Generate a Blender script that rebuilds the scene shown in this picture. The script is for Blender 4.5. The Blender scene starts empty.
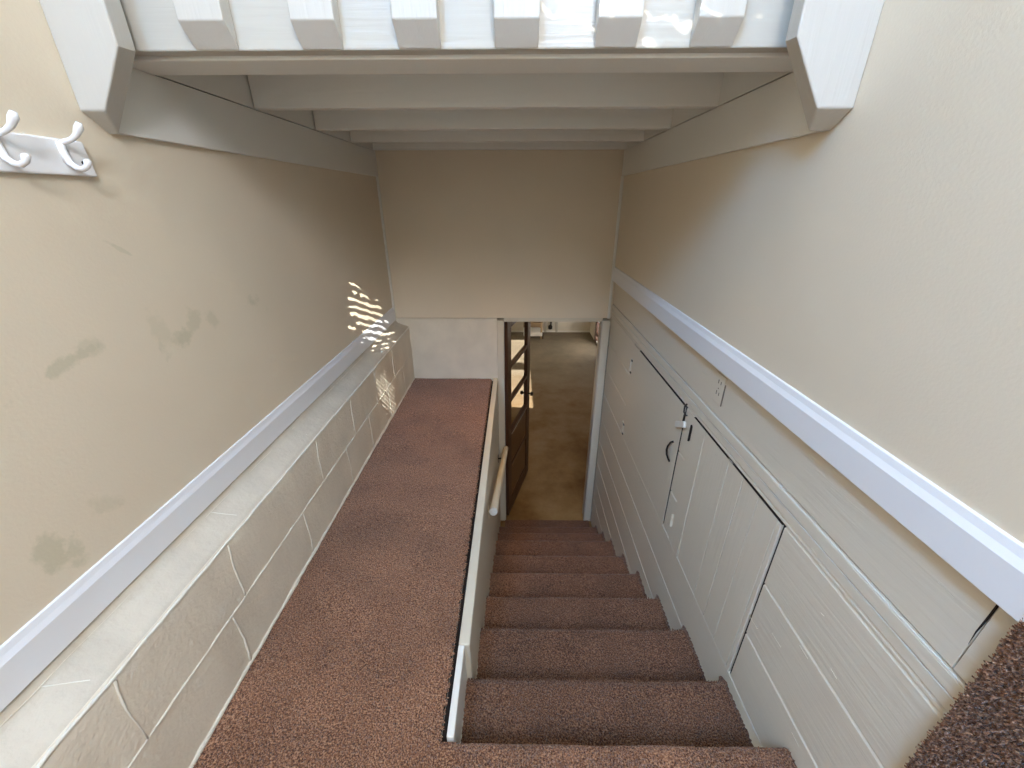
import bpy, bmesh, math, random
from mathutils import Vector, Matrix, noise
random.seed(7)
C = bpy.context.scene.collection
OZ = 3.21                      # coordinates below are measured from the viewpoint; the basement floor is at world z = 0
V = Vector

# ------------------------------------------------------------------ mesh builder
class MB:
    def __init__(s): s.v = []; s.f = []; s.m = []
    def add(s, vs, fs, mi=0):
        n = len(s.v); s.v += [tuple(p) for p in vs]
        for f in fs: s.f.append([n + i for i in f]); s.m.append(mi)
    def box(s, x0, x1, y0, y1, z0, z1, mi=0):
        vs = [(x, y, z) for z in (z0, z1) for y in (y0, y1) for x in (x0, x1)]
        s.add(vs, [(0,2,3,1),(4,5,7,6),(0,1,5,4),(2,6,7,3),(0,4,6,2),(1,3,7,5)], mi)
    def prism(s, pts, axis, a, b, mi=0):
        """closed outline in the two other axes, swept along the axis from a to b"""
        def P(p, t):
            if axis == 'x': return (t, p[0], p[1])
            if axis == 'y': return (p[0], t, p[1])
            return (p[0], p[1], t)
        n = len(pts)
        vs = [P(p, a) for p in pts] + [P(p, b) for p in pts]
        fs = [tuple(range(n))[::-1], tuple(range(n, 2*n))]
        fs += [(i, (i+1) % n, n + (i+1) % n, n + i) for i in range(n)]
        s.add(vs, fs, mi)
    def hexa(s, lo, hi, mi=0):
        """two four-point rings joined"""
        s.add(list(lo) + list(hi), [(3,2,1,0),(4,5,6,7),(0,1,5,4),(1,2,6,5),(2,3,7,6),(3,0,4,7)], mi)
    def tube(s, pts, radii, seg=10, mi=0):
        pts = [V(p) for p in pts]; n = len(pts)
        if not hasattr(radii, '__len__'): radii = [radii]*n
        base = len(s.v); up = None
        for i, p in enumerate(pts):
            t = (pts[min(i+1, n-1)] - pts[max(i-1, 0)]).normalized()
            if up is None:
                up = V((0,0,1)) if abs(t.z) < .9 else V((1,0,0))
            a = t.cross(up).normalized(); b = a.cross(t).normalized(); up = b
            for k in range(seg):
                w = 2*math.pi*k/seg
                s.v.append(tuple(p + (a*math.cos(w) + b*math.sin(w))*radii[i]))
        for i in range(n-1):
            for k in range(seg):
                s.f.append([base+i*seg+k, base+i*seg+(k+1) % seg, base+(i+1)*seg+(k+1) % seg, base+(i+1)*seg+k]); s.m.append(mi)
        s.f.append([base+k for k in range(seg)][::-1]); s.m.append(mi)
        s.f.append([base+(n-1)*seg+k for k in range(seg)]); s.m.append(mi)
    def build(s, name, mats, parent=None, bevel=0, smooth=False, bseg=2, origin=None):
        if origin is None:
            if parent is not None: origin = V(parent['_o'])
            else:
                xs = [p[0] for p in s.v]; ys = [p[1] for p in s.v]; zs = [p[2] for p in s.v]
                origin = V(((min(xs)+max(xs))/2, (min(ys)+max(ys))/2, min(zs)))
        me = bpy.data.meshes.new(name)
        me.from_pydata([tuple(V(p) - origin) for p in s.v], [], s.f)
        if not isinstance(mats, (list, tuple)): mats = [mats]
        for m in mats: me.materials.append(m)
        for p, mi in zip(me.polygons, s.m): p.material_index = mi; p.use_smooth = smooth
        bm = bmesh.new(); bm.from_mesh(me)
        bmesh.ops.recalc_face_normals(bm, faces=bm.faces); bm.to_mesh(me); bm.free()
        me.update()
        o = bpy.data.objects.new(name, me); C.objects.link(o)
        if parent is not None:
            o.parent = parent; o.location = V((0,0,0))
            o['_o'] = parent['_o']
        else:
            o.location = origin + V((0,0,OZ)); o['_o'] = tuple(origin)
        if bevel:
            b = o.modifiers.new('bevel', 'BEVEL'); b.width = bevel; b.segments = bseg; b.limit_method = 'ANGLE'; b.angle_limit = math.radians(35)
            b.harden_normals = False
        return o

def tag(o, label, cat, group=None, kind=None):
    if label: o['label'] = label
    if cat: o['category'] = cat
    if group: o['group'] = group
    if kind: o['kind'] = kind
    return o
def struct(o): o['kind'] = 'structure'; return o
def thing(name, loc, label, cat, group=None):
    o = bpy.data.objects.new(name, None); C.objects.link(o)
    o.location = V(loc) + V((0,0,OZ)); o['_o'] = tuple(loc); o.empty_display_size = .1
    return tag(o, label, cat, group)
def B(*a): m = MB(); m.box(*a); return m

# ------------------------------------------------------------------ materials
def mat(name, col, rough=.6, var=.04, scale=6, bump=.0, bscale=60, spec=.4, col2=None, metallic=0):
    m = bpy.data.materials.new(name); m.use_nodes = True
    nt = m.node_tree; N = nt.nodes; L = nt.links
    b = N['Principled BSDF']; b.inputs['Roughness'].default_value = rough
    b.inputs['Specular IOR Level'].default_value = spec; b.inputs['Metallic'].default_value = metallic
    g = N.new('ShaderNodeNewGeometry')
    n = N.new('ShaderNodeTexNoise'); n.inputs['Scale'].default_value = scale; n.inputs['Detail'].default_value = 4
    L.new(g.outputs['Position'], n.inputs['Vector'])
    r = N.new('ShaderNodeValToRGB'); L.new(n.outputs['Fac'], r.inputs['Fac'])
    c2 = col2 or tuple(max(0, c*(1-2*var)) for c in col)
    r.color_ramp.elements[0].position = .35; r.color_ramp.elements[1].position = .65
    r.color_ramp.elements[0].color = (*c2, 1); r.color_ramp.elements[1].color = (*col, 1)
    L.new(r.outputs['Color'], b.inputs['Base Color'])
    if bump:
        n2 = N.new('ShaderNodeTexNoise'); n2.inputs['Scale'].default_value = bscale; n2.inputs['Detail'].default_value = 5
        L.new(g.outputs['Position'], n2.inputs['Vector'])
        bp = N.new('ShaderNodeBump'); bp.inputs['Strength'].default_value = bump; bp.inputs['Distance'].default_value = .004
        L.new(n2.outputs['Fac'], bp.inputs['Height']); L.new(bp.outputs['Normal'], b.inputs['Normal'])
    return m

def mnode(nt, op, a, b=None, c=None):
    n = nt.nodes.new('ShaderNodeMath'); n.operation = op
    for i, x in enumerate((a, b, c)):
        if x is None: continue
        if isinstance(x, (int, float)): n.inputs[i].default_value = x
        else: nt.links.new(x, n.inputs[i])
    return n.outputs[0]

WALLC = (.74, .638, .485)
def plaster_mat():
    m = mat('plaster_paint', WALLC, rough=.42, var=.012, scale=3, bump=.12, bscale=140, spec=.35)
    return m
def stained_plaster():
    """plaster with old scuffed greenish patches on the left wall (position, spread, tilt in the wall plane)"""
    m = mat('stained_plaster_paint', WALLC, rough=.45, var=.012, scale=3, bump=.12, bscale=140, spec=.35)
    nt = m.node_tree; N = nt.nodes; L = nt.links
    b = N['Principled BSDF']; src = b.inputs['Base Color'].links[0].from_socket
    g = N.new('ShaderNodeNewGeometry'); sx = N.new('ShaderNodeSeparateXYZ'); L.new(g.outputs['Position'], sx.inputs[0])
    ns = N.new('ShaderNodeTexNoise'); ns.inputs['Scale'].default_value = 13; ns.inputs['Detail'].default_value = 6; ns.inputs['Roughness'].default_value = .65
    L.new(g.outputs['Position'], ns.inputs['Vector'])
    tot = None
    #          y      z     ry    rz   tilt  strength
    spots = [(.865, -.35, .115, .018, 15, 1.0), (.935, -.325, .05, .03, 10, .6),
             (1.20, -.395, .06, .05, 5, 1.0), (1.27, -.36, .035, .05, -30, .7), (1.36, -.375, .03, .04, 25, .6), (1.16, -.37, .03, .08, 20, .4),
             (1.60, -.375, .06, .03, -20, .8), (1.67, -.42, .03, .05, 0, .7),
             (.665, -.745, .05, .055, 10, 1.0), (.70, -.765, .03, .05, 0, .9), (.80, -.715, .05, .03, -15, .5),
             (1.12, -.12, .05, .006, -35, .7)]
    for y, z, ry, rz, t, st in spots:
        c, s = math.cos(math.radians(t)), math.sin(math.radians(t))
        dy = mnode(nt, 'SUBTRACT', sx.outputs['Y'], y); dz = mnode(nt, 'SUBTRACT', sx.outputs['Z'], z + OZ)
        u = mnode(nt, 'DIVIDE', mnode(nt, 'ADD', mnode(nt, 'MULTIPLY', dy, c), mnode(nt, 'MULTIPLY', dz, s)), ry)
        v = mnode(nt, 'DIVIDE', mnode(nt, 'SUBTRACT', mnode(nt, 'MULTIPLY', dz, c), mnode(nt, 'MULTIPLY', dy, s)), rz)
        d = mnode(nt, 'SQRT', mnode(nt, 'ADD', mnode(nt, 'MULTIPLY', u, u), mnode(nt, 'MULTIPLY', v, v)))
        # ragged edge: 1 - d + noise
        e = mnode(nt, 'ADD', mnode(nt, 'SUBTRACT', .9, d), mnode(nt, 'MULTIPLY', mnode(nt, 'SUBTRACT', ns.outputs['Fac'], .5), 4.0))
        e.node.use_clamp = False
        k = N.new('ShaderNodeMapRange'); k.inputs['From Min'].default_value = 0; k.inputs['From Max'].default_value = .5
        L.new(e, k.inputs['Value']); k.inputs['To Max'].default_value = st
        tot = k.outputs[0] if tot is None else mnode(nt, 'MAXIMUM', tot, k.outputs[0])
    mx = N.new('ShaderNodeMix'); mx.data_type = 'RGBA'
    L.new(mnode(nt, 'MULTIPLY', tot, .55), mx.inputs['Factor']); L.new(src, mx.inputs['A']); mx.inputs['B'].default_value = (.50, .46, .31, 1)
    L.new(mx.outputs['Result'], b.inputs['Base Color'])
    return m

def wood_paint(name, col, rough=.4, grain=.35, stretch=(1, 14, 14), scale=3, chips=0, chipcol=(.25,.2,.14)):
    """paint over grained timber: a stretched noise as relief"""
    m = bpy.data.materials.new(name); m.use_nodes = True
    nt = m.node_tree; N = nt.nodes; L = nt.links; b = N['Principled BSDF']
    b.inputs['Roughness'].default_value = rough; b.inputs['Specular IOR Level'].default_value = .4
    g = N.new('ShaderNodeNewGeometry'); mp = N.new('ShaderNodeMapping'); mp.inputs['Scale'].default_value = stretch
    L.new(g.outputs['Position'], mp.inputs['Vector'])
    n = N.new('ShaderNodeTexNoise'); n.inputs['Scale'].default_value = scale; n.inputs['Detail'].default_value = 5; n.inputs['Distortion'].default_value = .6
    L.new(mp.outputs[0], n.inputs['Vector'])
    bp = N.new('ShaderNodeBump'); bp.inputs['Strength'].default_value = grain; bp.inputs['Distance'].default_value = .006
    L.new(n.outputs['Fac'], bp.inputs['Height']); L.new(bp.outputs['Normal'], b.inputs['Normal'])
    b.inputs['Base Color'].default_value = (*col, 1)
    if chips:
        n3 = N.new('ShaderNodeTexNoise'); n3.inputs['Scale'].default_value = 26; n3.inputs['Detail'].default_value = 3
        L.new(g.outputs['Position'], n3.inputs['Vector'])
        k = N.new('ShaderNodeMapRange'); k.inputs['From Min'].default_value = .735 - chips*.02; k.inputs['From Max'].default_value = .76 - chips*.02
        L.new(n3.outputs['Fac'], k.inputs['Value'])
        mx = N.new('ShaderNodeMix'); mx.data_type = 'RGBA'; L.new(k.outputs[0], mx.inputs['Factor'])
        mx.inputs['A'].default_value = (*col, 1); mx.inputs['B'].default_value = (*chipcol, 1)
        L.new(mx.outputs['Result'], b.inputs['Base Color'])
    return m

def carpet_mat(name, k=1.0):
    m = bpy.data.materials.new(name); m.use_nodes = True
    nt = m.node_tree; N = nt.nodes; L = nt.links; b = N['Principled BSDF']
    b.inputs['Roughness'].default_value = .95; b.inputs['Specular IOR Level'].default_value = .08
    b.inputs['Sheen Weight'].default_value = .25; b.inputs['Sheen Roughness'].default_value = .5
    g = N.new('ShaderNodeNewGeometry')
    n = N.new('ShaderNodeTexNoise'); n.inputs['Scale'].default_value = 210; n.inputs['Detail'].default_value = 2.5
    L.new(g.outputs['Position'], n.inputs['Vector'])
    r = N.new('ShaderNodeValToRGB'); L.new(n.outputs['Fac'], r.inputs['Fac'])
    r.color_ramp.elements[0].position = .36; r.color_ramp.elements[0].color = (.07*k, .028*k, .016*k, 1)
    r.color_ramp.elements[1].position = .66; r.color_ramp.elements[1].color = (.47*k, .26*k, .15*k, 1)
    e = r.color_ramp.elements.new(.5); e.color = (.24*k, .108*k, .056*k, 1)
    n2 = N.new('ShaderNodeTexNoise'); n2.inputs['Scale'].default_value = 4.5; n2.inputs['Detail'].default_value = 4
    L.new(g.outputs['Position'], n2.inputs['Vector'])
    k = N.new('ShaderNodeMapRange'); k.inputs['From Min'].default_value = .3; k.inputs['From Max'].default_value = .7
    k.inputs['To Min'].default_value = .80; k.inputs['To Max'].default_value = 1.12; L.new(n2.outputs['Fac'], k.inputs['Value'])
    fac = k.outputs[0]
    mx = N.new('ShaderNodeMix'); mx.data_type = 'RGBA'; mx.blend_type = 'MULTIPLY'; mx.inputs['Factor'].default_value = 1
    cc = N.new('ShaderNodeCombineColor'); [L.new(fac, cc.inputs[i]) for i in range(3)]
    L.new(r.outputs['Color'], mx.inputs['A']); L.new(cc.outputs[0], mx.inputs['B']); L.new(mx.outputs['Result'], b.inputs['Base Color'])
    bp = N.new('ShaderNodeBump'); bp.inputs['Strength'].default_value = .9; bp.inputs['Distance'].default_value = .006
    L.new(n.outputs['Fac'], bp.inputs['Height']); L.new(bp.outputs['Normal'], b.inputs['Normal'])
    return m

M = {}
M['plaster'] = plaster_mat(); M['plaster_left'] = stained_plaster()
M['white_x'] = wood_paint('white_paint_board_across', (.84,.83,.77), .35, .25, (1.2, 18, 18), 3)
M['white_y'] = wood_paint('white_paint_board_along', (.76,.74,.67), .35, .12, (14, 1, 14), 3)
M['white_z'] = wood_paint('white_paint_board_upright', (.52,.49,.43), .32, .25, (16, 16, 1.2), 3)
M['trim'] = wood_paint('bluish_white_trim_gloss', (.80,.81,.83), .3, .03, (14, 1, 14), 3)
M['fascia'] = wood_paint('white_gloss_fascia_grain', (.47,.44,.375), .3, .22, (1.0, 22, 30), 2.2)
M['siding'] = wood_paint('cream_painted_siding', (.745,.675,.55), .42, .36, (10, 1.1, 16), 4, chips=0)
M['siding_z'] = wood_paint('cream_painted_upright_planks', (.745,.675,.55), .42, .25, (10, 16, 1.1), 4, chips=0)
M['frame'] = wood_paint('cream_painted_casing', (.64,.58,.46), .4, .2, (14, 14, 1), 4)
M['block'] = mat('painted_concrete_block', (.77,.695,.565), .7, .05, 5, .7, 70)
M['blockcap'] = mat('cream_painted_mortar_cap', (.63,.56,.45), .6, .07, 6, .8, 45)
M['bead'] = mat('pale_edge_bead', (.84,.82,.74), .4, .02, 30, .4, 60)
M['mortar'] = mat('painted_mortar', (.76,.72,.62), .6, .05, 30, .8, 60)
M['carpet'] = carpet_mat('brown_cut_pile_carpet')
M['carpet_shaded'] = carpet_mat('shaded_brown_stair_carpet', .66)  # same carpet, darkened to put the stairwell shade into its colour
M['gap'] = mat('dark_gap', (.02,.013,.01), .9, 0, 5)
M['dark_metal'] = mat('dark_bronze_metal', (.035,.03,.028), .45, 0, 5, metallic=.6)
M['hookw'] = mat('white_enamel', (.84,.83,.82), .2, 0, 5, spec=.5)
M['slot'] = mat('dark_brown_slot', (.20,.16,.12), .8, 0, 5)  # dark brown for the outlet slots and the plate edge
M['doorwood'] = wood_paint('dark_reddish_brown_wood', (.085,.038,.02), .35, .3, (18, 18, 1), 4)
M['panelwood'] = wood_paint('mid_brown_door_panel', (.20,.105,.04), .4, .3, (18, 18, 1), 4)
M['tan'] = wood_paint('tan_wood_board', (.36,.26,.15), .6, .3, (1, 14, 14), 4)
M['white_wall'] = mat('whitewashed_basement_wall', (.78,.73,.63), .7, .08, 2.5, .4, 20)
M['outdoor'] = bpy.data.materials.new('overcast_daylight')
M['outdoor'].use_nodes = True
_n = M['outdoor'].node_tree.nodes; _b = _n['Principled BSDF']
_b.inputs['Base Color'].default_value = (.8,.8,.8,1); _b.inputs['Emission Color'].default_value = (1,.95,.9,1); _b.inputs['Emission Strength'].default_value = 6
def glass_mat():
    m = bpy.data.materials.new('clear_glass'); m.use_nodes = True
    b = m.node_tree.nodes['Principled BSDF']
    b.inputs['Transmission Weight'].default_value = 1; b.inputs['Roughness'].default_value = .0; b.inputs['IOR'].default_value = 1.02
    b.inputs['Base Color'].default_value = (1,1,1,1)
    return m
M['glass'] = glass_mat()

def floor_mat():
    m = bpy.data.materials.new('stained_concrete'); m.use_nodes = True
    nt = m.node_tree; N = nt.nodes; L = nt.links; b = N['Principled BSDF']; b.inputs['Roughness'].default_value = .6
    b.inputs['Specular IOR Level'].default_value = .25
    g = N.new('ShaderNodeNewGeometry'); sx = N.new('ShaderNodeSeparateXYZ'); L.new(g.outputs['Position'], sx.inputs[0])
    n = N.new('ShaderNodeTexNoise'); n.inputs['Scale'].default_value = 1.6; n.inputs['Detail'].default_value = 9; n.inputs['Roughness'].default_value = .65
    L.new(g.outputs['Position'], n.inputs['Vector'])
    # rusty brown paint worn through to grey concrete further in
    y = mnode(nt, 'ADD', sx.outputs['Y'], mnode(nt, 'MULTIPLY', mnode(nt, 'SUBTRACT', n.outputs['Fac'], .5), 6.0))
    k = N.new('ShaderNodeMapRange'); k.inputs['From Min'].default_value = 4.6; k.inputs['From Max'].default_value = 7.6; L.new(y, k.inputs['Value'])
    r = N.new('ShaderNodeValToRGB'); L.new(n.outputs['Fac'], r.inputs['Fac'])
    r.color_ramp.elements[0].position = .32; r.color_ramp.elements[0].color = (.15, .072, .018, 1)
    r.color_ramp.elements[1].position = .68; r.color_ramp.elements[1].color = (.34, .225, .095, 1)
    r2 = N.new('ShaderNodeValToRGB'); L.new(n.outputs['Fac'], r2.inputs['Fac'])
    r2.color_ramp.elements[0].position = .3; r2.color_ramp.elements[0].color = (.125, .105, .072, 1)
    r2.color_ramp.elements[1].position = .7; r2.color_ramp.elements[1].color = (.23, .19, .135, 1)
    mx = N.new('ShaderNodeMix'); mx.data_type = 'RGBA'; L.new(k.outputs[0], mx.inputs['Factor'])
    L.new(r.outputs[0], mx.inputs['A']); L.new(r2.outputs[0], mx.inputs['B'])
    L.new(mx.outputs['Result'], b.inputs['Base Color'])
    return m
M['concrete'] = floor_mat()

XL, XR, YF = -1.06, .80, 3.41           # plaster walls left / right, far wall
YB = -2.5                               # wall behind the viewpoint
ZT = 3.0                                # upstairs ceiling
LZ = -1.5                               # landing and ledge level

# ------------------------------------------------------------------ shell
# left wall with the high window that lights the stairwell
WY0, WY1, WZ0, WZ1 = -1.95, -.75, 1.7, 2.8
m = MB()
for a in ((XL-.14, XL, YB, YF+1.3, -.95, WZ0), (XL-.14, XL, YB, YF+1.3, WZ1, ZT), (XL-.14, XL, YB, WY0, WZ0, WZ1), (XL-.14, XL, WY1, YF+1.3, WZ0, WZ1)): m.box(*a)
struct(m.build('wall_left', M['plaster_left']))
w = struct(B(XL-.10, XL-.06, WY0, WY0+.05, WZ0, WZ1).build('window_1', M['trim']))
m = MB(); m.box(XL-.10, XL-.06, WY1-.05, WY1, WZ0, WZ1); m.box(XL-.10, XL-.06, WY0+.05, WY1-.05, WZ0, WZ0+.05); m.box(XL-.10, XL-.06, WY0+.05, WY1-.05, WZ1-.05, WZ1); m.build('window_frame', M['trim'], w)
B(XL-.084, XL-.080, WY0+.05, WY1-.05, WZ0+.05, WZ1-.05).build('window_pane', M['glass'], w)
# right plaster wall (above the baseboard) - it stops where the carpeted steps come in from the right
m = MB(); m.box(XR, XR+.14, .42, YF+1.3, -.55, ZT); m.box(XR, XR+.14, YB, .42, -.55, ZT)
struct(m.build('wall_right', M['plaster']))
# wall behind, upstairs ceiling, far upper wall over the hall upstairs
struct(B(XL-.14, 2.2, YB-.12, YB, -1.6, ZT).build('wall_back', M['plaster']))
struct(B(XL-.14, XR+.14, YB, YF+1.3, ZT, ZT+.1).build('ceiling', M['plaster']))
struct(B(XL-.14, XR+.14, YF+1.3, YF+1.4, .3, ZT).build('wall_upstairs', M['plaster']))
# upstairs floor over the joists
struct(B(XL, XR, 1.28, YF+1.3, .585, .62).build('floor_upstairs', M['white_x']))
# far wall: upper panel hangs a little proud of the masonry below
struct(B(XL, XR+.14, YF-.012, YF+.12, -.928, .585).build('wall_far', M['plaster']))
struct(B(-1.2, -.17, YF, YF+.12, -3.21, -.935).build('wall_far_lower', M['block']))
struct(B(.815, 2.2, YF, YF+.12, -3.21, -.935).build('wall_far_side', M['block']))

# ------------------------------------------------------------------ overhead framing
def board_across(y0, y1, z0, z1, x0=-1.043, x1=.79): return B(x0, x1, y0, y1, z0, z1)
jl = ['white painted ceiling joist nearest the stair top, right behind the wide beam',
      'second white painted ceiling joist back from the wide beam',
      'third white painted ceiling joist back from the wide beam',
      'last white painted ceiling joist, lying against the top of the far tan wall']
for (y, l) in zip((1.895, 2.43, 2.915, 3.345), jl):
    tag(board_across(y, y+.045, .332, .585).build('ceiling_joist', M['white_x'], bevel=.003), l, 'joist', 'joists under the upper floor')
tag(board_across(1.282, 1.416, .328, .585, XL, XR).build('header_beam', M['white_x'], bevel=.004), 'wide white painted beam whose grey underside crosses just behind the cut balusters', 'beam')
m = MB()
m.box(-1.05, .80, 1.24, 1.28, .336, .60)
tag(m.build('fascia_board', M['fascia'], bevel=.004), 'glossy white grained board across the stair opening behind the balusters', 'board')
# stringer boards on both walls, with an open joint above them and a rim board over it
def stringer(xw, s, labels):
    a, b = sorted((xw, xw + s*.016))
    tag(B(a, b, 1.212, YF-.012, .160, .329).build('side_board', M['white_y'], bevel=.003), labels[0], 'board', 'long boards along the top of the stairwell walls')
    a, b = sorted((xw, xw + s*.013))
    tag(B(a, b, 1.417, YF-.012, .3325, .585).build('rim_board', M['white_y']), labels[1], 'board', 'rim boards above the joint')
    a, b = sorted((xw, xw + s*.004))
    struct(B(a, b, 1.212, YF-.012, .329, .3325).build('trim_1' if s > 0 else 'trim_2', M['gap']))
stringer(XL, 1, ('long white board on the left wall running under the joists from the left end post', 'white rim board above the dark joint line on the left wall, between joists'))
stringer(XR, -1, ('long white board on the right wall running under the joists from the right end post', 'white rim board above the dark joint line on the right wall, between joists'))

# balusters: flat 2x4 lengths nailed to the fascia, lower ends cut on a slant
bx = [(-.794,-.686), (-.530,-.427), (-.292,-.186), (-.055,.052), (.187,.290), (.419,.523)]
bl = ['leftmost of the six slant-cut white balusters, next to the left end post', 'second slant-cut white baluster from the left end post',
      'third slant-cut white baluster from the left, left of centre', 'fourth slant-cut white baluster from the left, with sun flecks above its cut end',
      'fifth slant-cut white baluster from the left, with swirling end grain', 'rightmost of the six slant-cut white balusters, next to the right end post']
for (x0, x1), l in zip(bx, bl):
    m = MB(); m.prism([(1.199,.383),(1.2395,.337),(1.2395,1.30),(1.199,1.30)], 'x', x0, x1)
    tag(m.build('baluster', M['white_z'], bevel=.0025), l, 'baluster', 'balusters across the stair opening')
tag(B(-.914, .625, 1.175, 1.28, 1.301, 1.345).build('handrail_cap', M['white_x'], bevel=.004), 'white flat rail along the top of the overhead balusters', 'rail')
# end posts against each wall: inner lower corner chamfered, bottom bevelled down to the back
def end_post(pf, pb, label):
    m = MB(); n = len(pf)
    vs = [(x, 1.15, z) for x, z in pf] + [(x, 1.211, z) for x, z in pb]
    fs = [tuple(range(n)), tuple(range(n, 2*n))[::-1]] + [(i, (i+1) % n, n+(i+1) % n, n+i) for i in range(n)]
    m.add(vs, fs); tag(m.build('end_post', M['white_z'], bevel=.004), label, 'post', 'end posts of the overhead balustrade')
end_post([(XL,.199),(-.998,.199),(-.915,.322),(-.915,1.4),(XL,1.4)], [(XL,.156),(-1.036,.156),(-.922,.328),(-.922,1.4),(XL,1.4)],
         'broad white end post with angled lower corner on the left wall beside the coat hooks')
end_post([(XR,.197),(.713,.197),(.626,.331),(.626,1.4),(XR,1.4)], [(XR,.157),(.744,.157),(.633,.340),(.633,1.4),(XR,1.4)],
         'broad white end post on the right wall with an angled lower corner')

# ------------------------------------------------------------------ corner trims, baseboards
struct(B(XL, XL+.016, YF-.030, YF-.012, -.935, .16).build('trim_3', M['white_y'], bevel=.003))
struct(B(XR-.020, XR, YF-.030, YF-.012, -.93, .16).build('trim_4', M['white_y'], bevel=.003))
m = MB(); m.prism([(XL,-.945),(XL+.014,-.945),(XL+.014,-.862),(XL+.009,-.848),(XL+.006,-.833),(XL,-.831)], 'y', YB, YF-.03)
struct(m.build('baseboard_left', M['trim'], bevel=.0015))
m = MB(); m.prism([(XR,-.602),(XR-.016,-.602),(XR-.016,-.527),(XR-.010,-.512),(XR-.007,-.496),(XR,-.494)], 'y', .36, YF-.03)
struct(m.build('baseboard_right', M['trim'], bevel=.0015))
struct(B(XR-.004, XR+.014, .40, YF-.03, -.6065, -.6015).build('trim_5', M['gap']))

# ------------------------------------------------------------------ left masonry: painted blocks with raised mortar
def rough_grid(name, u, v, fn, material, jit, parent=None, seed=0):
    """open grid surface fn(u, v) -> point, with small irregularities"""
    mb = MB(); nu, nv = len(u), len(v)
    for i in u:
        for j in v:
            p = V(fn(i, j)); n1 = noise.noise(p*9 + V((seed,0,0))); n2 = noise.noise(p*37 + V((seed,3,0)))
            mb.v.append(tuple(p + V((jit*(n1+.5*n2), 0, jit*.6*(n1+.6*n2)))))
    for i in range(nu-1):
        for j in range(nv-1):
            mb.f.append([i*nv+j, (i+1)*nv+j, (i+1)*nv+j+1, i*nv+j+1]); mb.m.append(0)
    return mb.build(name, material, parent, smooth=True)
def frange(a, b, n): return [a + (b-a)*i/n for i in range(n+1)]
XB = -.944
ys = frange(YB, YF-.001, 420)
# profile from the plaster wall over the sloping cap down the face: (x, z)
prof = [(XL-.02,-.945),(XL-.002,-.950),(-1.052,-.958),(-1.045,-.972),(-1.02,-.984),(-.985,-.996),(-.962,-1.003),(-.949,-1.010),(XB,-1.022),(XB,-1.06),(XB,-1.12),(XB,-1.18),(XB,-1.24),(XB,-1.30),(XB,-1.36),(XB,-1.42),(XB,-1.48),(XB,-1.53)]
idx = list(range(len(prof)))
bw = rough_grid('wall_block_left', ys, idx, lambda y, k: (prof[k][0], y, prof[k][1]), [M['block'], M['blockcap']], .0045)
nv = len(prof)
for p in bw.data.polygons:
    k = p.index % (nv-1)
    if k < 7: p.material_index = 1
struct(bw)
def ridge(pts, r, name='mortar_joint'):
    mb = MB(); q = []
    for a, b in zip(pts[:-1], pts[1:]):
        n = max(2, int((V(b)-V(a)).length/.03))
        for i in range(n): q.append(V(a).lerp(V(b), i/n))
    q.append(V(pts[-1]))
    q = [p + V((0, .004*noise.noise(p*23), .004*noise.noise(p*31+V((5,0,0))))) for p in q]
    mb.tube(q, [r*(1+.45*noise.noise(p*40)) for p in q], 6)
    return mb.build(name, M['mortar'], bw, smooth=True)
ridge([(XB-.0005, YB, -1.262), (XB-.0005, YF-.01, -1.252)], .0046)
ridge([(XB, YB, -1.495), (XB, YF-.01, -1.495)], .0085)
ridge([(XB+.001, YB, -1.018), (XB+.001, YF-.01, -1.016)], .0045)
for y0 in (.56, .97, 1.60, 2.03, 2.44, 2.86):
    ridge([(XB, y0, -1.03), (XB, y0-.012, -1.12), (XB, y0-.012, -1.255)], .0036)
for y0 in (.36, .885, 1.37, 1.87, 2.24, 2.66, 3.08):
    ridge([(XB, y0, -1.255), (XB, y0+.008, -1.38), (XB, y0, -1.495)], .0036)
# cracks across the cap
for y0, dy in ((.515, .03), (1.06, .015), (1.62, -.02)):
    mb = MB(); mb.tube([(-1.048, y0, -.9715), (-1.015, y0+dy*.5, -.9855), (-.975, y0+dy, -.9985)], .0013, 5); mb.build('crack', M['mortar'], bw)
mb = MB(); q = [V((-1.046+.004*noise.noise(V((0,y*11,0))), y, -.9705)) for y in frange(-.5, 3.3, 180)]
mb.tube(q, [.0016*max(.15, .6+1.4*noise.noise(V((0,p.y*7,2)))) for p in q], 5); mb.build('crack', M['block'], bw)

# ------------------------------------------------------------------ carpet helper
def carpet_sheet(path, xa, xb, name, parent=None, step=.008, jit=.0018, endround=0.0, material=None):
    """path: (y, z) polyline; swept across x from xa to xb as a dense, tufty sheet"""
    pts = []
    for a, b in zip(path[:-1], path[1:]):
        n = max(1, int(round(math.hypot(b[0]-a[0], b[1]-a[1])/step)))
        for i in range(n): pts.append((a[0]+(b[0]-a[0])*i/n, a[1]+(b[1]-a[1])*i/n))
    pts.append(path[-1])
    nx = max(2, int((xb-xa)/step)); mb = MB(); cols = nx+1
    for k, (y, z) in enumerate(pts):
        y0, z0 = pts[max(k-1,0)]; y1, z1 = pts[min(k+1,len(pts)-1)]
        t = V((0, y1-y0, z1-z0)).normalized(); nrm = V((0, -t.z, t.y))
        for i in range(cols):
            x = xa + (xb-xa)*i/nx
            d = jit*(random.random()-.35) + .003*noise.noise(V((x*6, y*6, z*6)))
            e = min(x-xa, xb-x)
            if endround and xb-x < endround: d -= endround*(1-math.sqrt(max(0, 1-(1-(xb-x)/endround)**2)))
            if e < step*.6: x += random.uniform(-.003, .003)
            p = V((x, y, z)) + nrm*d
            mb.v.append(tuple(p))
    for k in range(len(pts)-1):
        for i in range(nx):
            mb.f.append([k*cols+i, k*cols+i+1, (k+1)*cols+i+1, (k+1)*cols+i]); mb.m.append(0)
    return mb.build(name, material or M['carpet'], parent, smooth=False)
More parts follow.
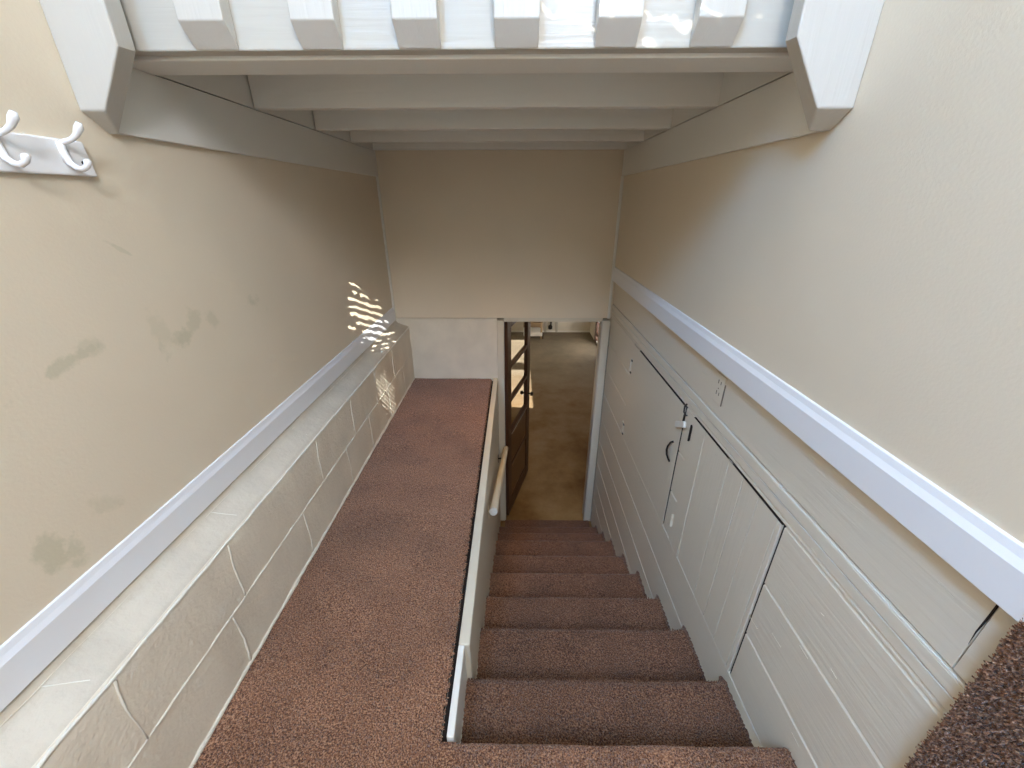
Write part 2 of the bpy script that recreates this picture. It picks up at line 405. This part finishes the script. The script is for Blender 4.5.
def nosing(y, z, zlow, r=.022, over=.03):
    """front face from zlow up, round the nose, to the tread level (list runs bottom to top; y grows away from the viewer)"""
    p = [(y-over, zlow), (y-over, z-2*r-.01)]
    for a in frange(-90, 90, 7): p.append((y - r + r*math.cos(math.radians(a)), z - r + r*math.sin(math.radians(a))))
    return p

# ------------------------------------------------------------------ staircase
NY = [.662, .945, 1.280, 1.598, 1.924, 2.242, 2.575, 2.850, 3.125]
st = thing('staircase', (.31, 2.0, -3.21), 'steep flight of brown carpeted steps going down to the basement doorway', 'staircase')
SX0, SX1 = -.168, .812
for i, y in enumerate(NY):
    z = LZ - .19*i
    zl = z - .19
    x0, x1 = SX0, SX1
    if i == 0: x0, x1 = -.186, .835
    if i == 1: x0, x1 = -.188, .80
    p = nosing(y, z, zl)
    back = (NY[i-1]-.03 if i else y-.10)
    p.append((back, z))
    carpet_sheet(p, x0, x1, 'carpeted_step', st, step=.006 if i < 4 else .010, jit=.0018, endround=.022, material=M['carpet'] if i == 0 else M['carpet_shaded'])
# threshold carpet at the foot
carpet_sheet([(3.395, -3.2), (3.39, -3.192), (3.095, -3.192)], SX0+.05, SX1-.02, 'threshold_carpet', st, step=.012, material=M['carpet_shaded'])
# landing and ledge
lp = carpet_sheet([(.562, LZ), (YB, LZ)][::1], -.94, .835, 'floor', None, step=.012)
struct(lp)
lg = thing('carpeted_ledge', (-.59, 2.0, LZ-.05), 'wide brown carpeted ledge between the painted block wall and the stairs', 'ledge')
carpet_sheet([(YF-.004, LZ-.03), (YF-.006, LZ-.004), (YF-.02, LZ), (.562, LZ)], -.9435, -.232, 'ledge_carpet', lg, step=.0085)
# carpet between ledge and first nosing
carpet_sheet([(.662, LZ-.02),(.660, LZ-.004),(.64, LZ), (.562, LZ)], -.232, -.180, 'carpet_strip', lg, step=.008)
B(-.9435, -.236, .56, YF-.002, LZ-.06, LZ-.006).build('underlay', M['gap'], lg)
def tuft_rows(n, fn, name, parent, L=.014, w=.0035, material=None):
    """single yarn tufts: fn() gives (root, direction)"""
    mb = MB()
    for _ in range(n):
        p, d = fn(); d = V(d).normalized(); a = d.orthogonal().normalized(); b = d.cross(a)
        l = L*random.uniform(.7, 1.2); ww = w*random.uniform(.7, 1.2)
        base = len(mb.v); dj = d + V([random.uniform(-.35,.35) for _ in range(3)])
        for k in range(3):
            an = 2.094*k + random.random(); mb.v.append(tuple(V(p) + (a*math.cos(an)+b*math.sin(an))*ww))
        for k in range(3):
            an = 2.094*k; mb.v.append(tuple(V(p) + dj*l + (a*math.cos(an)+b*math.sin(an))*ww*.75))
        for k in range(3): mb.f.append([base+k, base+(k+1)%3, base+3+(k+1)%3, base+3+k]); mb.m.append(0)
        mb.f.append([base+3, base+4, base+5]); mb.m.append(0)
    o = mb.build(name, material or M['carpet'], parent); o['kind'] = 'stuff'; return o
R_ = random.uniform
tuft_rows(900, lambda: ((-.234+R_(-.002,.003), R_(.58, YF-.02), LZ-R_(.002,.012)), (R_(.3,1), R_(-.5,.5), R_(.1,1))), 'edge_pile', lg, .009, .003)
tuft_rows(12000, lambda: ((R_(-.94,-.236), R_(.35,1.25) if random.random() < .7 else R_(1.25, 1.9), LZ-.002), (R_(-.4,.4), R_(-.4,.4), 1)), 'surface_pile', lg, .007, .0022)
def st_t():
    i = random.choice((1,1,1,1,2,2,3)); y = NY[i]; z = LZ-.19*i
    yb = NY[i-1]-.03 if i else y-.09
    x = R_(SX0 if i > 1 else -.185, .80)
    if random.random() < .25:
        a = math.radians(R_(0, 90)); return (x, y-.022+.02*math.cos(a), z-.022+.02*math.sin(a)), (R_(-.3,.3), math.cos(a), math.sin(a))
    return (x, R_(yb, y-.02), z-.002), (R_(-.4,.4), R_(-.4,.4), 1)
tuft_rows(9000, st_t, 'surface_pile', st, .008, .0024, M['carpet_shaded'])
tuft_rows(2500, lambda: ((R_(-.185,.82), R_(.57,.65), LZ-.002), (R_(-.4,.4), R_(-.4,.4), 1)), 'nosing_pile', st, .008, .0024)

# carpeted block of steps coming in on the right beside the viewer
BX = .795
cb = thing('carpeted_step_block', (1.0, .1, LZ), 'fuzzy brown carpeted step side at the right, lower right corner beside the cream boards', 'step')
mb = MB(); mb.prism([(BX, .42-.02), (BX+.02, .42), (1.3, .42), (1.3, -.5), (BX, -.5)], 'z', LZ, -.55)
mb.build('step_side', M['carpet'], cb, bevel=.008)
def cbt():
    if random.random() < .75: return (BX+R_(0,.012), R_(.22,.418), R_(-1.12,-.56)), (-1, R_(-.2,.6), R_(-.6,.3))
    return (BX+R_(0,.018), .40+R_(0,.018), R_(-1.12,-.56)), (-.7, R_(.2,1), R_(-.4,.3))
tuft_rows(22000, cbt, 'step_pile', cb, .013, .0024)

# ------------------------------------------------------------------ partition between ledge and stairs
pt = thing('partition', (-.19, 2.0, -3.21), 'low cream painted wooden wall between the carpeted ledge and the steps', 'partition')
B(-.212, -.1885, .668, .95, -1.72, -1.497).build('cap_board', M['white_y'], pt, bevel=.004)
B(-.212, -.170, .95, YF-.002, -3.2, -1.497).build('side_panel', M['frame'], pt, bevel=.006)
B(-.231, -.213, .668, YF-.002, -1.56, -1.53).build('gap_strip', M['gap'], pt)
# handrail on the partition
hr = thing('stair_rail', (-.13, 2.5, -2.2), 'short round cream handrail with a pale cut end, left of the steps', 'handrail')
A0, A1 = V((-.130, 1.80, -1.632)), V((-.100, 3.33, -2.22))
m = MB(); m.tube([A0 + (A1-A0)*t for t in frange(0, 1, 10)], .024, 16); m.build('rail', M['frame'], hr, smooth=True, bevel=.003)
m = MB(); d = (A1-A0).normalized(); m.tube([A0-d*.004, A0-d*.0005], [.0235, .024], 16); o = m.build('rail_end', M['white_z'], hr); o['label'] = 'pale round cut end of the rail'
for t in (.08, .88):
    p = A0 + (A1-A0)*t
    m = MB(); m.tube([(-.172, p.y, p.z-.06), (-.15, p.y, p.z-.062), (p.x-.004, p.y, p.z-.05), (p.x, p.y, p.z-.018)], .007, 8)
    m.box(-.1705, -.166, p.y-.018, p.y+.018, p.z-.10, p.z-.03); m.build('bracket', M['dark_metal'] if t > .5 else M['frame'], hr, smooth=False)

# ------------------------------------------------------------------ right wall, lower part: painted boards
XS = .815
def board(y0, y1, z0, z1, x=XS, g=.0025):
    """one horizontal board with eased long edges, face towards -x"""
    m_ = [(x+.006, z0), (x, z0+.005), (x, z1-.005), (x+.006, z1)]
    return m_ + [(x+.03, z1), (x+.03, z0)]
wr = MB()
def addb(y0, y1, z0, z1, x=XS): wr.prism(board(y0, y1, z0, z1, x), 'y', y0, y1)
D1 = (1.715, 2.665); D2 = (.945, 1.622); ZD = -.905; ZB = -1.652
addb(.474, YF-.002, -.805, -.604, XS+.004)
addb(.30, .472, -.805, -.604, XS+.004)
addb(.30, YF-.002, -.848, -.806, XS-.002)       # picture-rail like batten
addb(.30, YF-.002, -.886, -.849, XS+.001)
addb(.30, YF-.002, ZD, -.887, XS+.003)
for z1, z0 in ((ZD-.0005, -1.152), (-1.153, -1.40), (-1.401, ZB)):
    for a, b in ((.30, D2[0]-.004), (D2[1]+.002, D1[0]-.003), (D1[1]+.003, YF-.002)): addb(a, b, z0, z1, XS+.003)
for z1, z0 in ((ZB-.0005, -1.915), (-1.916, -2.163), (-2.164, -2.408), (-2.409, -2.646), (-2.647, -2.874), (-2.875, -3.21)):
    addb(.30, YF-.002, z0, z1, XS+.003)
rs = struct(wr.build('wall_right_lower', M['siding'], bevel=.0012))
struct(B(XS+.028, XS+.16, .0, YF+.1, -3.21, -.56).build('wall_right_backing', M['gap']))
# thin pale beads along the batten and board joints
for z, x, r in ((-.806, XS-.001, .0028), (-.849, XS-.0005, .0022), (-1.916, XS+.003, .0024), (-2.164, XS+.003, .0024), (-2.409, XS+.003, .0024), (-2.647, XS+.003, .0024), (-2.875, XS+.003, .0024), (-1.653, XS+.003, .002)):
    mb = MB(); q = [V((x+.001, y, z+.0015*noise.noise(V((y*3, z*9, 0))))) for y in frange(.43, YF-.03, 60)]
    mb.tube(q, [r*(.8+.4*noise.noise(V((p.y*5, z*3, 1)))) for p in q], 6); mb.build('edge_bead', M['bead'] if z > -1 else M['mortar'], rs, smooth=True)
# short dark open joint near the viewer
mb = MB(); mb.tube([(XS+.003, .473, -.61), (XS+.0035, .474, -.66), (XS+.004, .476, -.70), (XS+.0045, .475, -.735)], [.0022, .002, .0012, .0004], 6); mb.build('open_joint', M['gap'], rs)
# small raised grain chips and nail heads
mb = MB()
for _ in range(30):
    y, z = R_(.5, 1.9), R_(-1.6, -.62)
    mb.tube([(XS+.001, y, z), (XS+.0005, y+R_(.01,.05), z+R_(-.004,.004))], R_(.0005,.0012), 5)
mb.build('paint_ridge', M['siding'], rs)

# cupboard door 1: flush panel
d1 = thing('cupboard_door', (XS, 2.19, ZB), 'flush cream cupboard door with a dark curved pull on the right wall', 'cupboard door', 'low doors in the right wall')
B(XS-.001, XS+.020, D1[0]+.003, D1[1]-.003, ZB+.006, ZD-.006).build('panel', M['siding'], d1, bevel=.002)
m = MB(); m.tube([(XS-.001,1.775,-1.138),(XS-.010,1.788,-1.150),(XS-.017,1.799,-1.180),(XS-.018,1.802,-1.205),(XS-.015,1.797,-1.232),(XS-.008,1.787,-1.252),(XS-.001,1.778,-1.264)], [.006,.0045,.005,.0055,.005,.0045,.006], 8)
m.build('handle', M['dark_metal'], d1, smooth=True)
def hinge(parent, y, z0, z1, material, w=.02):
    m = MB(); m.tube([(XS-.004, y, z0), (XS-.004, y, z1)], .0045, 8)
    m.box(XS-.003, XS+.004, y-w, y+w, z0+.006, z1-.006)
    return m.build('hinge', material, parent)
hinge(d1, D1[1]-.002, -1.125, -1.02, M['siding']); hinge(d1, D1[1]-.002, -1.63, -1.53, M['siding'])
for z in (-1.03, -1.118, -1.545, -1.625):
    B(XS-.0062, XS+.001, D1[1]-.03, D1[1]-.008, z-.005, z+.006).build('hinge_screw', M['dark_metal'], d1)
m = MB(); m.prism([(1.667,-.992),(1.680,-.962),(1.772,-1.012),(1.760,-1.046)], 'x', XS-.018, XS-.001); o = m.build('turn_button', M['white_y'], d1, bevel=.007, bseg=3); o['label'] = 'worn white wooden turn button holding the door shut'
m = MB(); m.tube([(XS-.001,1.712,-.885),(XS-.010,1.712,-.900),(XS-.012,1.705,-.925),(XS-.006,1.690,-.938),(XS-.001,1.688,-.934)], .0042, 7); m.tube([(XS-.0015,1.716,-.945),(XS-.0015,1.718,-.985)], .004, 6)
m.build('latch_hook', M['dark_metal'], d1, smooth=True)
# dark reveals around door 1
m = MB(); m.box(XS-.0002, XS+.018, D1[0]+.001, D1[1]-.15, ZD-.0045, ZD-.0010); m.box(XS+.0002, XS+.018, D1[0]-.0025, D1[0]+.0025, ZB+.02, ZD); m.build('door_gap', M['gap'], d1)

# cupboard door 2: upright planks
d2 = thing('cupboard_door', (XS, 1.28, ZB), 'cream cupboard door of upright planks with a wide dark gap at its near edge', 'cupboard door', 'low doors in the right wall')
pb = [D2[0]+.007, .972, 1.080, 1.181, 1.286, 1.497, D2[1]-.002]
for a, b in zip(pb[:-1], pb[1:]):
    B(XS-.001+R_(0,.0025), XS+.020, a+.0014, b-.0014, ZB+.004, ZD-.0045).build('plank', M['siding_z'], d2, bevel=.0018)
hinge(d2, D2[1], -1.035, -.95, M['dark_metal'], .008); hinge(d2, D2[1], -1.56, -1.485, M['siding'], .010)
m = MB(); m.box(XS+.0, XS+.02, D2[0]+.004, D2[1]-.002, ZD-.0024, ZD-.0006); m.box(XS+.008, XS+.02, D2[0]-.0035, D2[0]+.0065, ZB, ZD)
for a in pb[1:-1]: m.box(XS+.0035, XS+.019, a-.0015, a+.0015, ZB+.01, ZD-.005)
m.build('door_gap', M['gap'], d2)

# outlet painted over
ot = thing('outlet', (XS, 1.472, -.755), 'painted over wall outlet on the cream boards just below the right baseboard', 'outlet')
B(XS-.0025, XS+.004, 1.434, 1.510, -.752, -.632).build('cover_plate', M['siding'], ot, bevel=.002)
m = MB()
for z in (-.665, -.712):
    m.box(XS-.0032, XS-.002, 1.478, 1.483, z-.007, z+.009); m.box(XS-.0032, XS-.002, 1.458, 1.462, z-.006, z+.007)
m.tube([(XS-.0032,1.472,-.691),(XS-.002,1.472,-.691)], .003, 8)
m.build('socket_slots', M['slot'], ot)
m = MB(); m.box(XS-.0012, XS+.003, 1.4315, 1.434, -.752, -.66); m.build('plate_shadow_gap', M['slot'], ot)

# ------------------------------------------------------------------ coat hooks on the left wall
cr = thing('coat_rack', (XL, .7, .054), 'white coat hook board on the left wall, left of the end post', 'coat rack')
m = MB(); m.prism([(.35,.054),(1.119,.054),(1.112,.130),(.35,.130)], 'x', XL, XL+.014); m.build('back_board', M['hookw'], cr, bevel=.004)
def hook(y):
    k = XL+.014
    m = MB()
    up = [(k+.001,y,.118),(k+.006,y,.122),(k+.016,y+.001,.124),(k+.030,y+.001,.128),(k+.043,y+.002,.136),(k+.055,y+.002,.150),(k+.060,y+.002,.160)]
    m.tube(up, [.006,.0062,.0058,.0056,.0062,.0088,.0055], 10)
    dn = [(k+.003,y,.122),(k-.001,y,.110),(k+.000,y,.096),(k+.005,y,.080),(k+.016,y+.001,.070),(k+.030,y+.001,.068),(k+.042,y+.001,.074),(k+.047,y+.001,.084),(k+.047,y+.001,.088)]
    m.tube(dn, [.0075,.0085,.0085,.0075,.0062,.0060,.0064,.0078,.0045], 10)
    m.box(k-.001, k+.003, y-.010, y+.010, .080, .122)
    return m.build('hook', M['hookw'], cr, smooth=True)
for y in (1.055, .925, .795, .665): hook(y)
m = MB(); m.tube([(XL+.0138,1.092,.083),(XL+.0148,1.092,.083)], .0042, 8); m.build('screw', M['dark_metal'], cr)

# ------------------------------------------------------------------ basement doorway
dr = struct(B(-.170, -.112, YF-.018, YF+.12, -3.205, -.95).build('door_1', M['frame'], bevel=.004))
B(.745, .812, YF-.018, YF+.12, -3.205, -.95).build('door_jamb', M['frame'], dr, bevel=.004)
B(-.112, .745, YF-.004, YF+.12, -.965, -.930).build('door_head', M['frame'], dr, bevel=.003)
B(-.118, -.109, YF-.012, YF+.05, -3.2, -.955).build('door_stop', M['white_z'], dr)
B(.740, .747, YF-.012, YF+.05, -3.2, -.955).build('door_stop', M['white_z'], dr)
m = MB(); m.box(.8115, .8145, YF-.014, YF+.01, -3.2, -1.0); m.build('jamb_gap', M['gap'], dr)

# open leaf, glazed upper half
lf = thing('basement_door', (-.105, 3.50, -3.19), 'dark brown glazed door standing open into the basement at the foot of the steps', 'door')
H0, H1 = V((-.100, 3.46, 0)), V((.137, 4.28, 0)); dd = (H1-H0).normalized(); nn = V((dd.y, -dd.x, 0)); W = (H1-H0).length
def leaf(u0, u1, z0, z1, t=.02, off=0):
    a, b = H0 + dd*u0 + nn*off, H0 + dd*u1 + nn*off
    lo = [a-nn*t, a+nn*t, b+nn*t, b-nn*t]
    m = MB(); m.hexa([(p.x,p.y,z0) for p in lo], [(p.x,p.y,z1) for p in lo]); return m
leaf(0, .12, -3.19, -.975).build('stile', M['doorwood'], lf, bevel=.004)
leaf(W-.13, W, -3.19, -.975).build('stile', M['doorwood'], lf, bevel=.004)
for z0, z1 in ((-1.06,-.975), (-1.47,-1.435), (-1.83,-1.795), (-2.22,-2.16), (-2.62,-2.57), (-3.19,-3.02)):
    leaf(.12, W-.13, z0, z1).build('rail', M['doorwood'], lf, bevel=.004)
for z0, z1 in ((-1.435,-1.06), (-1.795,-1.47), (-2.16,-1.83)):
    leaf(.12, W-.13, z0, z1, .003).build('glass_pane', M['glass'], lf)
for z0, z1 in ((-2.57,-2.22), (-3.02,-2.62)):
    leaf(.12, W-.13, z0, z1, .010).build('lower_panel', M['panelwood'], lf, bevel=.004)
leaf(.12, W-.13, -2.205, -2.200, .023).build('panel_highlight', M['white_z'], lf)  # pale strips that paint the highlights on the panel edges
leaf(.12, W-.22, -2.606, -2.600, .023).build('panel_highlight', M['tan'], lf)
m = MB(); kp = H0 + dd*(W-.06)
for s in (-1, 1): m.tube([(kp+nn*s*.018+V((0,0,-2.05)))[:], (kp+nn*s*.045+V((0,0,-2.05)))[:], (kp+nn*s*.05+V((0,0,-2.05)))[:], (kp+nn*s*.075+V((0,0,-2.05)))[:]], [.009,.009,.026,.020], 12)
m.build('knob', M['dark_metal'], lf, smooth=True)

# ------------------------------------------------------------------ basement
BXL, BXR, BYF, BZC = -2.2, 1.95, 10.35, -.80
struct(B(BXL-.1, BXR+.1, YF, BYF+.1, -3.31, -3.21).build('floor_basement', M['concrete']))
struct(B(-.5, 1.0, 2.9, YF, -3.31, -3.21).build('floor_stair_foot', M['concrete']))
struct(B(BXL-.1, BXR+.1, YF+.12, BYF+.1, BZC, BZC+.1).build('ceiling_basement', M['white_wall']))
# left wall with a wide low window that lets the sun in
SW = (6.30, 9.45); SZ0, SZ1 = -2.36, -1.55
m = MB(); m.box(BXL-.1, BXL, YF, SW[0], -3.21, BZC); m.box(BXL-.1, BXL, SW[1], BYF, -3.21, BZC); m.box(BXL-.1, BXL, SW[0], SW[1], -3.21, SZ0); m.box(BXL-.1, BXL, SW[0], SW[1], SZ1, BZC)
m.box(BXL-.1, BXL, 7.745, 8.10, SZ0, SZ1)
struct(m.build('wall_basement_left', M['white_wall']))
struct(B(BXL-.1, -1.2, YF-.0, YF+.12, -3.21, BZC).build('wall_basement_near', M['white_wall']))
struct(B(BXL-.1, BXR+.1, BYF, BYF+.1, -3.21, BZC).build('wall_basement_far', M['white_wall']))
# right wall with a glazed door further in
m = MB(); m.box(BXR, BXR+.1, YF, 8.50, -3.21, BZC); m.box(BXR, BXR+.1, 9.62, BYF, -3.21, BZC); m.box(BXR, BXR+.1, 8.50, 9.62, -1.1, BZC)
struct(m.build('wall_basement_right', M['white_wall']))
pd = struct(B(BXR-.01, BXR+.05, 9.44, 9.62, -3.21, -1.1).build('door_2', M['doorwood']))
m = MB(); m.box(BXR+.005, BXR+.05, 8.50, 8.56, -3.21, -1.1); m.box(BXR+.005, BXR+.05, 8.56, 9.44, -3.21, -3.15); m.box(BXR+.005, BXR+.05, 8.56, 9.44, -1.2, -1.1); m.build('door_frame', M['white_z'], pd)
B(BXR-.01, BXR+.05, 8.56, 9.44, -3.00, -2.93).build('door_rail', M['doorwood'], pd)
B(BXR+.02, BXR+.026, 8.56, 9.44, -3.15, -1.2).build('glass_pane', M['glass'], pd)
m = MB(); m.tube([(BXR-.01, 8.9, -3.02+.35), (BXR-.10, 8.9, -3.02+.35)], .012, 8); m.build('handle', M['dark_metal'], pd)
struct(B(BXR+.09, BXR+.12, 7.6, 10.9, -3.6, -.6).build('backdrop_daylight', M['outdoor']))
# wooden shelf unit at the back
sh = thing('wooden_shelf', (.3, 9.9, -3.21), 'low tan wooden shelf rack against the far basement wall', 'shelf')
for x in (.20, .60):
    for y in (9.72, 10.12): B(x, x+.05, y, y+.05, -3.205, -2.60).build('leg', M['tan'], sh, bevel=.004)
B(.18, .645, 9.70, 10.18, -2.82, -2.775).build('shelf_board', M['tan'], sh, bevel=.004)
B(.18, .645, 9.70, 10.18, -3.12, -3.03).build('shelf_board', M['white_x'], sh, bevel=.004)
B(.18, .645, 10.14, 10.17, -3.02, -2.83).build('back_panel', M['tan'], sh)
B(.655, .675, 9.75, 9.95, -3.205, -3.09).build('bracket', M['dark_metal'], sh)
# pipe with trap hanging on the far wall
pp = thing('waste_pipe', (.905, 10.27, -3.12), 'thin black pipe with a round fitting hanging down the far basement wall', 'pipe')
m = MB(); m.tube([(.905,10.29,-.85),(.905,10.29,-3.04)], .022, 10); m.build('pipe', M['dark_metal'], pp, smooth=True)
m = MB(); m.tube([(.89,10.28,-3.0),(.89,10.28,-3.03),(.89,10.28,-3.09),(.89,10.28,-3.11)], [.03,.055,.055,.03], 12); m.build('fitting', M['dark_metal'], pp, smooth=True)
# wall boards
for i, (x, l) in enumerate(((.735, 'white upright board on the far basement wall beside the shelf rack'), (1.03, 'white upright board on the far basement wall right of the black pipe'))):
    tag(B(x, x+.06, BYF-.03, BYF-.001, -3.20, BZC-.01).build('wall_board', M['white_z'], bevel=.004), l, 'board', 'upright boards on the far basement wall')
struct(B(BXL, BXR, BYF-.02, BYF, -3.21, -3.17).build('baseboard_basement', M['white_x']))

# ------------------------------------------------------------------ lights
def area(name, loc, target, sx, sy, power, col, spread=180):
    l = bpy.data.lights.new(name, 'AREA'); l.shape = 'RECTANGLE'; l.size = sx; l.size_y = sy; l.energy = power; l.color = col; l.spread = math.radians(spread)
    o = bpy.data.objects.new(name, l); C.objects.link(o); o.location = V(loc)+V((0,0,OZ))
    o.rotation_euler = (V(target)-V(loc)).to_track_quat('-Z', 'Y').to_euler(); return o
LP = {'A': (220, (.22,.515,1.0)), 'C': (166, (.87,.895,1)), 'D': (20, (1,.92,.88)), 'E': (10, (1,.74,.42)), 'F': (3, (1,.5,.2)), 'G': (2.0, (1,.55,.12)), 'S': (110000, (1,.94,.86))}
area('daylight_left_window', (XL-.05, -1.35, 2.25), (XL+1, -.75, 1.4), 1.1, 1.0, *LP['A'])
area('right_rear_fill', (XR-.04, -1.6, 1.65), (XR-1, -.9, .9), 1.0, .9, *LP['C'])  # added fill that brightens the left wall; no window on this side
area('overhead_fill', (-.1, .0, ZT-.05), (-.1, .0, 0), .5, .5, *LP['D'])  # added overhead fill to brighten the landing, no fixture there
area('warm_stair_fill', (-.1, 2.69, .56), (-.1, 2.69, -1), .3, .2, *LP['G'], spread=62)  # added unseen fill between the joists, warms the far wall and steps
area('basement_lamp', (.6, 7.4, BZC-.06), (.6, 7.4, -3.2), .6, .6, *LP['E'])
area('basement_lamp_near', (.3, 4.8, BZC-.06), (.3, 4.8, -3.2), .4, .4, *LP['F'])
def fleck_spot(name, loc, target, power, size, kind):
    """broken sunlight: a small lamp whose own light is split into streaks"""
    l = bpy.data.lights.new(name, 'SPOT'); l.energy = power; l.shadow_soft_size = .002; l.spot_size = math.radians(size); l.spot_blend = .2; l.color = (1,.96,.9)
    o = bpy.data.objects.new(name, l); C.objects.link(o); o.location = V(loc)+V((0,0,OZ))
    o.rotation_euler = (V(target)-V(loc)).to_track_quat('-Z', 'Y').to_euler()
    l.use_nodes = True; nt = l.node_tree; N = nt.nodes; L = nt.links; em = N['Emission']
    tc = N.new('ShaderNodeTexCoord'); sx = N.new('ShaderNodeSeparateXYZ'); L.new(tc.outputs['Normal'], sx.inputs[0])
    u = mnode(nt, 'DIVIDE', sx.outputs['X'], sx.outputs['Z']); v = mnode(nt, 'DIVIDE', sx.outputs['Y'], sx.outputs['Z'])
    cb = N.new('ShaderNodeCombineXYZ'); L.new(u, cb.inputs[0]); L.new(v, cb.inputs[1])
    nz = N.new('ShaderNodeTexNoise'); nz.inputs['Scale'].default_value = 60; nz.inputs['Detail'].default_value = 2; L.new(cb.outputs[0], nz.inputs['Vector'])
    w = mnode(nt, 'SINE', mnode(nt, 'ADD', mnode(nt, 'MULTIPLY', mnode(nt, 'ADD', v, mnode(nt, 'MULTIPLY', u, kind[0])), kind[1]), mnode(nt, 'MULTIPLY', nz.outputs['Fac'], 7)))
    line = mnode(nt, 'GREATER_THAN', w, kind[2])
    n2 = N.new('ShaderNodeTexNoise'); n2.inputs['Scale'].default_value = kind[3]; n2.inputs['Detail'].default_value = 1; L.new(cb.outputs[0], n2.inputs['Vector'])
    d = mnode(nt, 'SQRT', mnode(nt, 'ADD', mnode(nt, 'POWER', mnode(nt, 'DIVIDE', u, kind[4]), 2), mnode(nt, 'POWER', mnode(nt, 'DIVIDE', v, kind[5]), 2)))
    keep = mnode(nt, 'GREATER_THAN', mnode(nt, 'SUBTRACT', mnode(nt, 'ADD', n2.outputs['Fac'], .55), mnode(nt, 'MULTIPLY', d, kind[6])), .5)
    L.new(mnode(nt, 'MULTIPLY', line, keep), em.inputs['Strength'])
    return o
fleck_spot('sun_flecks_left', (.50, -.5, 1.25), (-1.05, 2.80, -.78), 3200, 12, (-.25, 560, .3, 55, .045, .060, .72))
fleck_spot('sun_flecks_low', (.50, -.5, 1.25), (-.945, 2.62, -1.28), 3500, 8, (.5, 900, .80, 170, .030, .055, 1.05))
fleck_spot('sun_flecks_top', (-.3, -.9, 1.9), (.20, 1.2, .50), 450, 20, (.1, 330, .86, 48, .14, .052, .72))
s = bpy.data.lights.new('low_sun', 'SPOT'); s.energy = LP['S'][0]; s.color = LP['S'][1]; s.shadow_soft_size = .06; s.spot_size = math.radians(14); s.spot_blend = .1
so = bpy.data.objects.new('low_sun', s); C.objects.link(so); SP = V((-2.2-15, 7.9, -1.955 + 15*.665)); so.location = SP + V((0,0,OZ))
so.rotation_euler = (V((-2.2, 7.9, -1.955)) - SP).to_track_quat('-Z', 'Y').to_euler()
wd = bpy.data.worlds.new('world'); bpy.context.scene.world = wd; wd.use_nodes = True
wd.node_tree.nodes['Background'].inputs[0].default_value = (1,.98,.85,1); wd.node_tree.nodes['Background'].inputs[1].default_value = .6

# ------------------------------------------------------------------ camera
cd = bpy.data.cameras.new('camera'); cam = bpy.data.objects.new('camera', cd); C.objects.link(cam)
cd.sensor_width = 36; cd.lens = 402.2/1024*36; cd.clip_start = .02
right = V((.99993747,.01099079,-.00206423)); down = V((.00269863,-.41628629,-.90922959)); fw = V((-.01085246,.90916716,-.41628992))
Rm = Matrix((right, -down, -fw)).transposed()
cam.matrix_world = Matrix.Translation(V((0,0,OZ))) @ Rm.to_4x4()
sc = bpy.context.scene; sc.camera = cam
sc.view_settings.view_transform = 'Standard'; sc.view_settings.look = 'None'; sc.view_settings.gamma = 1; sc.view_settings.use_curve_mapping = False
sc.view_settings.exposure = -0.06
for o in bpy.data.objects:
    if '_o' in o: del o['_o']
